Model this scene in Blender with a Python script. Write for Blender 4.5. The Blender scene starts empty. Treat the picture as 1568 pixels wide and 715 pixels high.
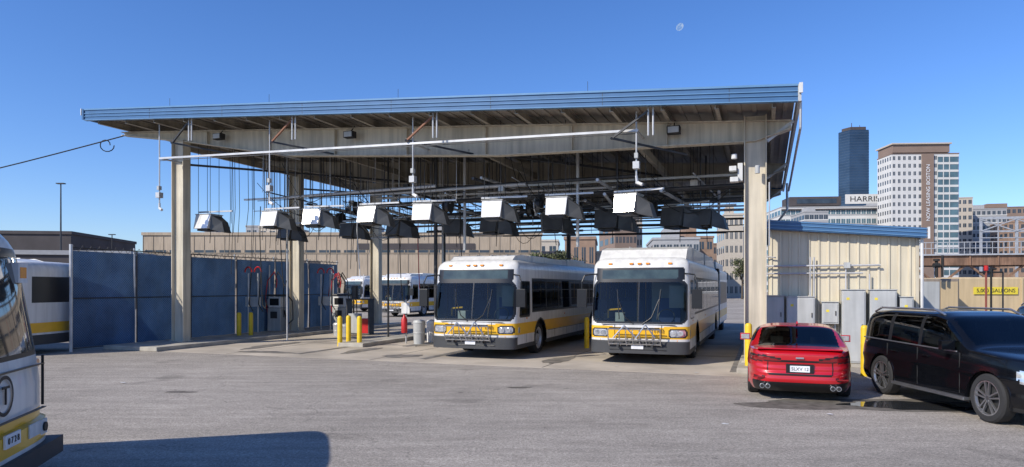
import bpy, math, random
from mathutils import Vector, Matrix
random.seed(7)
sc=bpy.context.scene
R=math.radians
# ------------------------------------------------------------------ materials
def M(name,col,rough=.6,metal=0.,var=.10,scale=3.,bump=0.,bscale=40.,spec=.5,streak=0.,coat=0.):
    m=bpy.data.materials.new(name); m.use_nodes=True
    n=m.node_tree.nodes; l=m.node_tree.links
    b=n['Principled BSDF']
    b.inputs['Roughness'].default_value=rough; b.inputs['Metallic'].default_value=metal
    b.inputs['Specular IOR Level'].default_value=spec
    if coat: 
        b.inputs['Coat Weight'].default_value=coat; b.inputs['Coat Roughness'].default_value=.04
    tc=n.new('ShaderNodeTexCoord')
    no=n.new('ShaderNodeTexNoise'); no.inputs['Scale'].default_value=scale; no.inputs['Detail'].default_value=6
    l.new(tc.outputs['Object'],no.inputs['Vector'])
    mr=n.new('ShaderNodeMapRange'); mr.inputs[1].default_value=.3; mr.inputs[2].default_value=.7
    mr.inputs[3].default_value=1-var*1.3; mr.inputs[4].default_value=1+var*.7
    l.new(no.outputs['Fac'],mr.inputs[0])
    out=mr.outputs[0]
    if streak:
        mp=n.new('ShaderNodeMapping'); mp.inputs['Scale'].default_value=(7,7,.5); l.new(tc.outputs['Object'],mp.inputs[0])
        n2=n.new('ShaderNodeTexNoise'); n2.inputs['Scale'].default_value=1.; n2.inputs['Detail'].default_value=5; l.new(mp.outputs[0],n2.inputs['Vector'])
        m2=n.new('ShaderNodeMapRange'); m2.inputs[1].default_value=.35; m2.inputs[2].default_value=.6; m2.inputs[3].default_value=1-streak; m2.inputs[4].default_value=1
        l.new(n2.outputs['Fac'],m2.inputs[0])
        mu=n.new('ShaderNodeMath'); mu.operation='MULTIPLY'; l.new(out,mu.inputs[0]); l.new(m2.outputs[0],mu.inputs[1]); out=mu.outputs[0]
    vm=n.new('ShaderNodeVectorMath'); vm.operation='SCALE'; vm.inputs[0].default_value=col[:3]
    l.new(out,vm.inputs['Scale']); l.new(vm.outputs[0],b.inputs['Base Color'])
    if bump:
        nb=n.new('ShaderNodeTexNoise'); nb.inputs['Scale'].default_value=bscale; nb.inputs['Detail'].default_value=4
        l.new(tc.outputs['Object'],nb.inputs['Vector'])
        bp=n.new('ShaderNodeBump'); bp.inputs['Strength'].default_value=bump; bp.inputs['Distance'].default_value=.02
        l.new(nb.outputs['Fac'],bp.inputs['Height']); l.new(bp.outputs[0],b.inputs['Normal'])
    return m
def GLASS(name,tint,ior=1.5):
    m=bpy.data.materials.new(name); m.use_nodes=True
    n=m.node_tree.nodes; l=m.node_tree.links; n.remove(n['Principled BSDF'])
    o=n['Material Output']; g=n.new('ShaderNodeBsdfGlossy'); g.inputs['Roughness'].default_value=.02
    t=n.new('ShaderNodeBsdfTransparent'); t.inputs[0].default_value=(*tint,1)
    f=n.new('ShaderNodeFresnel'); f.inputs[0].default_value=ior
    x=n.new('ShaderNodeMixShader'); l.new(f.outputs[0],x.inputs[0]); l.new(t.outputs[0],x.inputs[1]); l.new(g.outputs[0],x.inputs[2]); l.new(x.outputs[0],o.inputs[0])
    return m
white=M('bus_white_paint',(.72,.71,.68),.35,var=.06,scale=1.5,streak=.16,coat=.3)
yellow=M('bus_yellow_paint',(.82,.45,.02),.35,var=.06,coat=.3)
bumper=M('bumper_dark_rubber',(.045,.047,.05),.6)
black=M('black_trim',(.012,.012,.013),.35)
matblack=M('matt_black',(.02,.02,.02),.8)
busglass=GLASS('bus_glass',(.62,.70,.64),1.5)
sideglass=GLASS('side_window_glass',(.20,.22,.22),1.6)
carglass=GLASS('car_glass',(.16,.18,.18),1.7)
tyre=M('tyre_rubber',(.025,.025,.026),.85,bump=.3)
alloy=M('alloy_metal',(.55,.56,.58),.3,.9)
darkalloy=M('dark_alloy',(.20,.20,.21),.35,.8)
galv=M('galvanised_steel',(.52,.52,.52),.45,.4,var=.15)
darksteel=M('dark_steel',(.06,.06,.062),.5,.4,var=.3)
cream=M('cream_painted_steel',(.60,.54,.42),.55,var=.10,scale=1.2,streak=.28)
creamshade=M('cream_steel_shade_tone',(.36,.32,.25),.6,var=.15,scale=1.,streak=.25)  # same cream steel, with the shade under the roof darkened into its colour
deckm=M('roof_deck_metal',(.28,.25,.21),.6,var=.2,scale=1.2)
bluef=M('blue_metal_fascia',(.055,.14,.28),.4,.05,var=.08,spec=.4)
bluelt=M('blue_metal_rib',(.12,.25,.42),.35,.05,var=.06,spec=.4)
trimw=M('white_trim',(.72,.72,.70),.5,streak=.2)
boxw=M('white_enamel',(.78,.77,.74),.16,.1,var=.06,streak=.2,coat=1.,spec=.8)
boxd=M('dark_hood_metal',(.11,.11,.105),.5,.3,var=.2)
ymat=M('bollard_yellow',(.82,.56,.02),.5,var=.12,scale=6,streak=.15)
redm=M('red_enamel',(.50,.02,.02),.4)
amber=M('amber_lens',(.8,.28,.02),.2)
redlens=M('red_lens',(.22,.005,.008),.12,coat=1)
headl=M('headlamp_chrome',(.75,.77,.8),.1,.7,var=.25,scale=14)
greycab=M('grey_cabinet_paint',(.46,.47,.46),.45,var=.06,streak=.15)
concrete=M('concrete',(.42,.39,.33),.85,var=.2,scale=2,bump=.3)
seatm=M('seat_blue',(.04,.06,.18),.8)
interior=M('interior_grey',(.30,.30,.29),.8)
plate=M('number_plate',(.75,.76,.78),.4)
redpaint=M('red_car_paint',(.55,.007,.015),.30,.2,var=.03,coat=1.)
blackpaint=M('black_car_paint',(.004,.0045,.006),.12,.0,var=.03,coat=0.,spec=.45)
greypaint=M('grey_car_paint',(.18,.18,.19),.3,.4,coat=1.)
signyel=M('sign_yellow',(.75,.6,.05),.6)
tanktan=M('tank_tan_paint',(.60,.46,.27),.6,var=.08,scale=.7,streak=.15)
txtdark=M('lettering_dark',(.03,.03,.03),.6)
txtwhite=M('lettering_white',(.8,.8,.8),.6)
# ------------------------------------------------------------------ builders
class B:
    def __init__(s): s.v=[];s.f=[];s.mi=[];s.mats=[];s.idx={}
    def m(s,mat):
        if mat.name not in s.idx: s.idx[mat.name]=len(s.mats); s.mats.append(mat)
        return s.idx[mat.name]
    def add(s,vs,fs,mat,T=None):
        o=len(s.v)
        s.v+= [tuple(T@Vector(p)) for p in vs] if T else [tuple(p) for p in vs]
        k=s.m(mat)
        for f in fs: s.f.append(tuple(i+o for i in f)); s.mi.append(k)
    def box(s,x0,x1,y0,y1,z0,z1,mat,T=None):
        s.add([(x0,y0,z0),(x1,y0,z0),(x1,y1,z0),(x0,y1,z0),(x0,y0,z1),(x1,y0,z1),(x1,y1,z1),(x0,y1,z1)],
          [(0,3,2,1),(4,5,6,7),(0,1,5,4),(1,2,6,5),(2,3,7,6),(3,0,4,7)],mat,T)
    def prism(s,poly,ax,a,b,mat,T=None):
        n=len(poly)
        def P(p,t):
            return {'y':(p[0],t,p[1]),'x':(t,p[0],p[1]),'z':(p[0],p[1],t)}[ax]
        vs=[P(p,a) for p in poly]+[P(p,b) for p in poly]
        fs=[tuple(range(n)),tuple(range(2*n-1,n-1,-1))]+[(i,(i+1)%n,n+(i+1)%n,n+i) for i in range(n)]
        s.add(vs,fs,mat,T)
    def cyl(s,p0,p1,r0,mat,r1=None,n=12,cap=True,T=None):
        r1=r0 if r1 is None else r1
        p0=Vector(p0);p1=Vector(p1);d=(p1-p0).normalized()
        a=d.orthogonal().normalized();b=d.cross(a)
        vs=[];
        for p,r in((p0,r0),(p1,r1)):
            for i in range(n):
                t=2*math.pi*i/n; vs.append(p+a*r*math.cos(t)+b*r*math.sin(t))
        fs=[(i,(i+1)%n,n+(i+1)%n,n+i) for i in range(n)]
        if cap: fs+=[tuple(range(n-1,-1,-1)),tuple(range(n,2*n))]
        s.add(vs,fs,mat,T)
    def tube(s,path,r,mat,n=6,T=None):
        for i in range(len(path)-1): s.cyl(path[i],path[i+1],r,mat,n=n,T=T)
    def beam(s,p0,p1,w,h,mat,T=None):
        p0=Vector(p0);p1=Vector(p1);d=(p1-p0).normalized()
        up=Vector((0,0,1)) if abs(d.z)<.95 else Vector((0,1,0))
        a=d.cross(up).normalized()*w/2;b=a.cross(d).normalized()*h/2
        vs=[p0-a-b,p0+a-b,p0+a+b,p0-a+b,p1-a-b,p1+a-b,p1+a+b,p1-a+b]
        s.add(vs,[(0,1,2,3),(7,6,5,4),(0,4,5,1),(1,5,6,2),(2,6,7,3),(3,7,4,0)],mat,T)
    def lathe(s,prof,c,ax,mat,n=28,T=None):
        vs=[];k=len(prof)
        for i in range(n):
            t=2*math.pi*i/n
            for (r,h) in prof:
                if ax=='x': vs.append((c[0]+h,c[1]+r*math.cos(t),c[2]+r*math.sin(t)))
                else: vs.append((c[0]+r*math.cos(t),c[1]+r*math.sin(t),c[2]+h))
        fs=[(i*k+j,((i+1)%n)*k+j,((i+1)%n)*k+j+1,i*k+j+1) for i in range(n) for j in range(k-1)]
        s.add(vs,fs,mat,T)
class G:
    def __init__(s,name,loc=(0,0,0),rz=0.):
        s.e=bpy.data.objects.new(name,None); sc.collection.objects.link(s.e)
        s.e.location=loc; s.e.rotation_euler=(0,0,rz); s.parts=[]
    def part(s,name,bevel=0,smooth=False,angle=35):
        b=B(); s.parts.append((name,b,bevel,smooth,angle)); return b
    def text(s,name,body,size,loc,rot,mat,sx=1,ext=.004,align='CENTER'):
        c=bpy.data.curves.new(name,'FONT'); c.body=body; c.size=size; c.extrude=ext; c.align_x=align; c.align_y='CENTER'
        o=bpy.data.objects.new(name,c); sc.collection.objects.link(o); o.parent=s.e; o.location=loc; o.rotation_euler=rot; o.scale=(sx,1,1)
        c.materials.append(mat); return o
    def done(s):
        for name,b,bevel,smooth,angle in s.parts:
            if not b.f: continue
            me=bpy.data.meshes.new(name); me.from_pydata(b.v,[],b.f)
            for m in b.mats: me.materials.append(m)
            me.polygons.foreach_set('material_index',b.mi)
            if smooth:
                me.polygons.foreach_set('use_smooth',[True]*len(me.polygons))
                me.set_sharp_from_angle(angle=R(angle))
            me.update()
            o=bpy.data.objects.new(name,me); sc.collection.objects.link(o); o.parent=s.e
            if bevel:
                md=o.modifiers.new('bevel','BEVEL'); md.width=bevel; md.segments=2; md.limit_method='ANGLE'; md.angle_limit=R(40)
        return s.e
def resample(pts,ds):
    L=[0]
    for i in range(len(pts)): 
        a=pts[i];b=pts[(i+1)%len(pts)]; L.append(L[-1]+math.hypot(b[0]-a[0],b[1]-a[1]))
    N=max(8,int(L[-1]/ds)); out=[];j=0
    for k in range(N):
        t=L[-1]*k/N
        while L[j+1]<t: j+=1
        a=pts[j];b=pts[(j+1)%len(pts)];q=(t-L[j])/max(1e-9,L[j+1]-L[j])
        out.append((a[0]+(b[0]-a[0])*q,a[1]+(b[1]-a[1])*q))
    return out
def rrect(px,pz,cx,cz,hx,hz,r):
    dx=max(abs(px-cx)-(hx-r),0);dz=max(abs(pz-cz)-(hz-r),0)
    return abs(px-cx)<=hx and abs(pz-cz)<=hz and dx*dx+dz*dz<=r*r
def interp(pts,x):
    if x<=pts[0][0]: return pts[0][1]
    for i in range(len(pts)-1):
        if x<=pts[i+1][0]:
            a,b=pts[i],pts[i+1]; return a[1]+(b[1]-a[1])*(x-a[0])/(b[0]-a[0])
    return pts[-1][1]
def sinterp(pts,x,w=.09):
    return sum(interp(pts,x+w*k/2) for k in(-2,-1,0,1,2))/5
def wheel(g,x,y,Rr,W,side,style='alloy'):
    b=g.part('wheel',smooth=True)
    s=side;c=(x,y,Rr)
    prof=[(Rr*.62,-W*.5*s),(Rr*.9,-W*.5*s),(Rr,-W*.35*s),(Rr,W*.35*s),(Rr*.93,W*.48*s),(Rr*.74,W*.5*s),(Rr*.70,W*.40*s)]
    b.lathe(prof,c,'x',tyre,n=40)
    if style=='alloy':
        b.lathe([(Rr*.70,W*.42*s),(Rr*.72,W*.46*s),(Rr*.67,W*.46*s),(Rr*.64,W*.30*s)],c,'x',alloy,n=36)
        b.lathe([(Rr*.70,W*.15*s),(.01,W*.15*s)],c,'x',matblack,n=24)
        b.lathe([(Rr*.13,W*.15*s),(Rr*.13,W*.42*s),(.005,W*.43*s)],c,'x',darkalloy,n=16)
        for k in range(5):
            for dd in(-.13,.13):
                a=2*math.pi*k/5+.3
                p0=(x+W*.38*s,y+Rr*.10*math.cos(a+dd*3),Rr+Rr*.10*math.sin(a+dd*3))
                p1=(x+W*.40*s,y+Rr*.68*math.cos(a+dd*1.4),Rr+Rr*.68*math.sin(a+dd*1.4))
                b.beam(p0,p1,Rr*.075,W*.10,alloy)
    else:
        b.lathe([(Rr*.70,W*.42*s),(Rr*.60,W*.44*s),(Rr*.52,W*.1*s),(Rr*.3,W*.1*s),(Rr*.26,W*.38*s),(.01,W*.4*s)],c,'x',galv,n=30)
        for k in range(10):
            a=2*math.pi*k/10; b.cyl((x+W*.1*s,y+Rr*.42*math.cos(a),Rr+Rr*.42*math.sin(a)),(x+W*.18*s,y+Rr*.42*math.cos(a),Rr+Rr*.42*math.sin(a)),Rr*.04,darksteel,n=6)
# ------------------------------------------------------------------ bus
def bus(name,loc,rz,L=12.2,ds=.05,variant='front',ztop=2.9,fair=.15,artic=False):
    g=G(name,loc,rz); hw=1.32; zb=.30; df=.40; dr=.2
    wy=[2.35,L-3.1] if not artic else [2.35,L-1.9]
    n=3.6; dense=[]
    for i in range(-60,61):
        a=math.pi/2*i/60; sn=math.sin(a); dense.append((hw*(1 if sn>0 else -1)*abs(sn)**(2/n),df*(1-abs(math.cos(a))**(2/n))))
    for i in range(1,40): dense.append((hw,df+(L-df-dr)*i/40))
    for i in range(60,-61,-1):
        a=math.pi/2*i/60; sn=math.sin(a); dense.append((hw*(1 if sn>0 else -1)*abs(sn)**(2/n),L-dr*(1-abs(math.cos(a))**(2/n))))
    for i in range(39,0,-1): dense.append((-hw,df+(L-df-dr)*i/40))
    out=resample(dense,ds)
    rr=.28 if variant=='front' else .45
    rows=[]
    nz=int((ztop-.06-rr-zb)/ds)
    for i in range(nz+1): rows.append((zb+(ztop-.06-rr-zb)*i/nz,0))
    z1=rows[-1][0]
    for i in range(1,8):
        a=math.pi/2*i/7; rows.append((z1+rr*math.sin(a),rr*.9*(1-math.cos(a))))
    for q in(.45,.8,hw-.01): rows.append((z1+rr+.06*(q/1.27),q if q>rr else rr))
    rake=.15 if variant=='front' else .16
    def pos(x,y,z,d):
        w=max(0,1-y/1.6); tum=1-.012*max(0,z-1)
        yy=L/2+(y-L/2)*(1-d/(L/2))
        yy+=w*rake*max(0,z-1.0)**1.15 - (w*.06 if z<.62 else 0)
        return (x*(1-d/hw)*tum,yy,z)
    def paint(x,y,z):
        if y<.31:
            ax=abs(x)
            if variant=='front':
                if z<.62: return bumper
                if rrect(ax,z,1.03,.84,.24,.115,.08): return headl if rrect(ax,z,1.03,.84,.205,.085,.06) else black
                if z<.68: return white
                if .70<z<.74+.28*(1-.35*max(0,1-ax/.8)): return yellow
                if rrect(x,z,0,1.66,1.28,.58,.2):
                    if ax<.022: return black
                    return busglass if rrect(x,z,0,1.66,1.225,.525,.18) else black
                if rrect(x,z,0,2.41,1.2,.18,.06): return signm if rrect(x,z,0,2.41,1.04,.12,.04) else black
                return white
            else:
                if z<.36: return bumper
                if .40<z<.72: return yellow
                if rrect(x,z,0,1.88,1.12,.57,.1): return backglass if rrect(x,z,0,1.88,1.06,.51,.08) else black
                return white
        if y>L-.12:
            if z<.6: return bumper
            if .68<z<1.0: return yellow
            if artic or rrect(x,z,0,2.0,1.0,.4,.1): return black
            return white
        s=1 if x>0 else -1
        for w in wy:
            if (y-w)**2+(z-.48)**2<.57**2: return None
            if (y-w)**2+(z-.48)**2<.63**2: return black
        if z<.42: return bumper
        if variant=='front' and y<.62 and .72<z<.95: return headl if y<.45 and .76<z<.92 else yellow
        if .70<z<1.04: return yellow
        if 1.04<z<1.08: return white
        if s>0 and .40<y<1.35 and rrect(y,z,.88,1.72,.47,.53,.06): return sideglass if rrect(y,z,.88,1.72,.42,.48,.05) else black
        if s<0 and (.5<y<1.75 or 6.3<y<7.6) and .45<z<2.35:
            return sideglass if (.55<z<2.25 and abs(((y-.5) if y<2 else y-6.3)-.62)>.05) else black
        y0=1.55; y1=L-(1.2 if not artic else .3)
        if y0<y<y1 and 1.30<z<2.33:
            k=(y-y0)%1.42
            if .05<k<1.37 and 1.36<z<2.27: 
                if 1.95<z<1.985: return black
                return sideglass
            return black
        return white
    b=g.part('body_shell',smooth=True,angle=40)
    N=len(out);K=len(rows)
    b.v+=[pos(x,y,z,d) for (z,d) in rows for (x,y) in out]
    for r in range(K-1):
        zc=(rows[r][0]+rows[r+1][0])/2; roof=rows[r][1]>0
        for i in range(N):
            j=(i+1)%N
            xc=(out[i][0]+out[j][0])/2; yc=(out[i][1]+out[j][1])/2
            mt=white if roof else paint(xc,yc,zc)
            if mt is None: continue
            b.f.append((r*N+i,r*N+j,(r+1)*N+j,(r+1)*N+i)); b.mi.append(b.m(mt))
    c=g.part('chassis_and_interior')
    c.box(-1.15,1.15,.35,L-.3,.32,.44,matblack)
    for w in wy:
        for s in(-1,1): c.box(min(s*.55,s*1.18),max(s*.55,s*1.18),w-.6,w+.6,.45,1.15,matblack)
    c.box(-1.1,1.1,.45,.75,.44,1.10,darksteel)
    c.box(.35,.95,1.3,1.42,.5,1.75,seatm); c.box(.35,.95,.95,1.42,.7,.95,seatm)
    c.box(.1,1.2,1.7,1.74,.44,2.3,interior)
    c.box(.75,1.15,.5,.6,1.5,2.1,interior); c.box(-1.2,1.2,.62,.9,2.2,2.5,interior)
    for k in range(int((L-4)/.85)):
        for s in(-1,1):
            c.box(min(s*.35,s*1.15),max(s*.35,s*1.15),2.9+.85*k,3.0+.85*k,.8,1.62,seatm)
    for k in range(6):
        for s in(-1,1): c.cyl((s*.4,2.2+1.5*k,.44),(s*.4,2.2+1.5*k,2.5),.02,yellow,n=6)
    for s in(-1,1): c.tube([(s*.4,1.2,2.25),(s*.4,L-1,2.25)],.02,yellow)
    c.box(-.75,-.5,.7,.95,.44,1.35,galv)
    c.tube([(-.95,.7,1.2),(-.95,.7,1.42),(-.6,.72,1.45)],.025,yellow)
    c.tube([(.65+.22*math.cos(t*.524),.72+.08*math.sin(t*.524),1.25+.2*math.sin(t*.524)) for t in range(13)],.018,black)
    for w in wy:
        for s in(-1,1):
            wheel(g,s*1.13,w,.48,.28,s,'steel')
    # side panel seams, rub rail, access doors
    p=g.part('side_panel_seams')
    for s in(-1,1):
        xs=sorted((s*(hw-.01),s*(hw+.004)))
        for k in range(8):
            y=1.0+1.42*k
            if min(abs(y-w) for w in wy)>.7 and y<L-.4: p.box(xs[0],xs[1],y,y+.014,.44,.695,darksteel)
        y=3.1
        while y<wy[1]-.8: p.box(xs[0],xs[1],y,y+1.3,.672,.688,darksteel); y+=1.32
        p.box(xs[0],xs[1],L-2.0,L-.5,1.12,1.135,darksteel)
        for k in range(5): p.box(xs[0],xs[1],L-1.6,L-.7,.48+.04*k,.495+.04*k,black)
        p.box(xs[0],xs[1],1.0,1.1,1.13,1.17,amber); p.box(xs[0],xs[1],5.0,5.1,1.13,1.17,amber)
    if fair:
        f=g.part('roof_equipment',bevel=.07)
        zt=ztop-.03; W=1.0 if fair<.2 else 1.18
        f.prism([(.55,zt-.12),(.95,zt+fair*.7),(1.5,zt+fair),(L-1.5,zt+fair),(L-.8,zt-.1)],'x',-W,W,white)
        f.box(-.7,.7,3.2,5.0,zt+fair+.002,zt+fair+.07,white)
        f.box(-.75,.75,L-4.4,L-2.2,zt+fair+.002,zt+fair+.12,white)
        f.box(-W-.02,W+.02,2.4,2.46,zt-.1,zt+fair+.02,galv); f.box(-W-.02,W+.02,6.4,6.46,zt-.1,zt+fair+.02,galv)
        for xx in(-.5,0,.5): f.box(xx-.012,xx+.012,1.5,L-1.6,zt+fair+.001,zt+fair+.03,galv)
    if variant=='front':
        d=g.part('front_fittings',bevel=.006)
        for i,x in enumerate((-.22,0,.22,-.8,.8)): d.box(x-.05,x+.05,.235+abs(x)*.05,.33,2.665,2.71,amber)
        for s in(-1,1):
            d.tube([(s*.12,.0,1.08),(s*.35,.03,1.25),(s*.55,.12,1.75)],.016,black)
            d.tube([(s*.50,.02,1.2),(s*.58,.16,2.0)],.016,black)
        for s in(-1,1):
            d.tube([(s*1.16,.35,2.42),(s*1.45,.05,2.38),(s*1.52,.0,2.2),(s*1.52,.0,2.0)],.02,black)
            d.box(s*1.52-.13,s*1.52+.13,-.05,.06,1.50,2.0,black)
            d.box(s*1.52-.11,s*1.52+.11,.062,.07,1.53,1.97,headl)
        for s in(-1,1):
            for dx,rd in((.93,.075),(1.11,.065)):
                yy=.40*(1-(1-(dx/1.32)**3.6)**(1/3.6))
                d.cyl((s*dx,yy-.02,.84),(s*dx,yy+.04,.84),rd,headl,n=16)
            d.cyl((s*.95,-.01,.46),(s*.95,.1,.46),.05,headl,n=12)
            d.box(s*.98-.05,s*.98+.05,.05,.1,.635,.665,amber)
        d.box(-.16,.16,-.09,-.07,.42,.52,plate)
        for z in(.40,.50): d.box(-.75,.75,-.072,-.04,z,z+.012,black)
        d.box(-.98,.98,-.004,.02,1.055,1.07,black)
        for s in(-1,1): d.box(s*.62-.006,s*.62+.006,-.003,.02,.70,1.05,black)
        k=g.part('bike_rack',smooth=True)
        for z,y in((.55,-.12),(.66,-.2),(.95,-.26)):
            k.tube([(-.75,y,z),(.62,y,z)],.02,alloy)
        for x in(-.75,-.45,-.28,-.1,.08,.25,.42,.62):
            k.tube([(x,-.06,.5),(x,-.2,.64),(x,-.26,.97)],.017,alloy)
        k.tube([(-.6,-.3,.72),(-.3,-.34,1.05),(0,-.3,.74)],.019,alloy); k.tube([(.0,-.3,.72),(.25,-.34,1.08),(.5,-.3,.74)],.019,alloy)
        k.tube([(-.72,-.22,.98),(.6,-.22,.98)],.016,black)
        for s in(-.5,.4):
            k.box(s-.03,s+.03,-.2,.02,.48,.54,darksteel)
        g.text('fleet_number','1783',.14,(.55,-.02,.90),(R(90),0,0),txtdark,ext=.003)
    else:
        g.text('agency_letter','T',.26,(.0,-.02,.985),(R(90),0,0),txtdark,ext=.006)
        d=g.part('rear_fittings',smooth=True)
        n=32;vs=[]
        for i in range(n):
            t=2*math.pi*i/n
            for r in(.165,.20): vs.append((r*math.cos(t),-.012,.99+r*math.sin(t)))
        d.add(vs,[(2*i,2*i+1,(2*((i+1)%n))+1,2*((i+1)%n)) for i in range(n)],txtdark)
        d.box(-.17,.17,-.085,-.065,.50,.63,plate)
        g.text('plate_number','0 7 2 8',.09,(0,-.09,.565),(R(90),0,0),txtdark,ext=.002)
        for z in (.80,1.0,1.2): d.cyl((1.12,.10,z),(1.12,.2,z),.05,redlens if z>.9 else amber,n=16)
        d.box(-1.22,1.22,-.12,.3,.17,.36,bumper)
        d.box(.42,.72,-.072,-.06,.48,.62,trimw); d.box(.8,.98,-.04,.05,.44,.6,trimw)
        d.cyl((.9,-.06,.52),(.9,-.03,.52),.05,txtdark,n=16)
        d.box(.80,1.04,.17,.26,2.10,2.32,trimw); d.box(.84,1.0,.165,.169,2.15,2.27,amber)
        d.box(-1.0,1.0,-.008,.02,1.2,1.215,black); d.box(-.9,.9,-.06,-.02,.735,.745,black)
        d.box(.98,.992,-.006,.02,.75,1.3,black)
    if artic:
        a=g.part('articulation_bellows')
        for k in range(12):
            y=L+.1*k; s=1.2 if k%2 else 1.27
            a.box(-s,s,y,y+.09,.4,2.85,matblack)
        t=g.part('rear_section',bevel=.12)
        t.box(-1.28,1.28,L+1.2,L+7,.35,2.85,white)
        t2=g.part('rear_section_glazing')
        t2.box(-1.286,1.286,L+1.5,L+6.6,1.3,2.3,black); t2.box(-1.285,1.285,L+1.3,L+6.9,.7,1.03,yellow)
        t3=g.part('rear_roof_pod',bevel=.08); t3.box(-1.1,1.1,L+1.6,L+6.6,2.86,3.2,white)
        for s in(-1,1): wheel(g,s*1.12,L+4.2,.48,.28,s,'steel')
    return g.done()
signm=M('destination_sign_glass',(.06,.085,.075),.12,var=.4,scale=2,coat=.6)
backglass=M('dark_back_glass',(.02,.025,.03),.04,var=.2,coat=1)
# ------------------------------------------------------------------ site frame (canopy axes)
TH=R(-20.5); cu,su=math.cos(TH),math.sin(TH)
O=Vector((6.2,17.3,0))
def UV(u,v,z=0): return (O.x+u*cu-v*su, O.y+u*su+v*cu, z)
bus('articulated_city_bus',UV(-2.93,-.35),TH,L=12.0,fair=.30,artic=True,ztop=2.92,ds=.03)
bus('city_bus',UV(-7.66,-.55),TH,L=12.2,fair=.14,ztop=2.91,ds=.03)
bus('city_bus',(-4.95,6.61,0),R(105.7),L=12.2,ds=.025,variant='rear',fair=0,ztop=2.88)
bus('city_bus',(-26.5,22.2,0),R(-90-4),L=12.2,ds=.06,fair=.1)
bus('city_bus',(-8.3,47,0),TH,L=12.2,ds=.06)
bus('city_bus',(-13.6,57,0),R(-40),L=12.2,ds=.09)
bus('city_bus',(-5.0,53,0),R(-60),L=12.2,ds=.09)
bus('city_bus',(3.2,50,0),TH,L=12.2,ds=.09)
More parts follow.
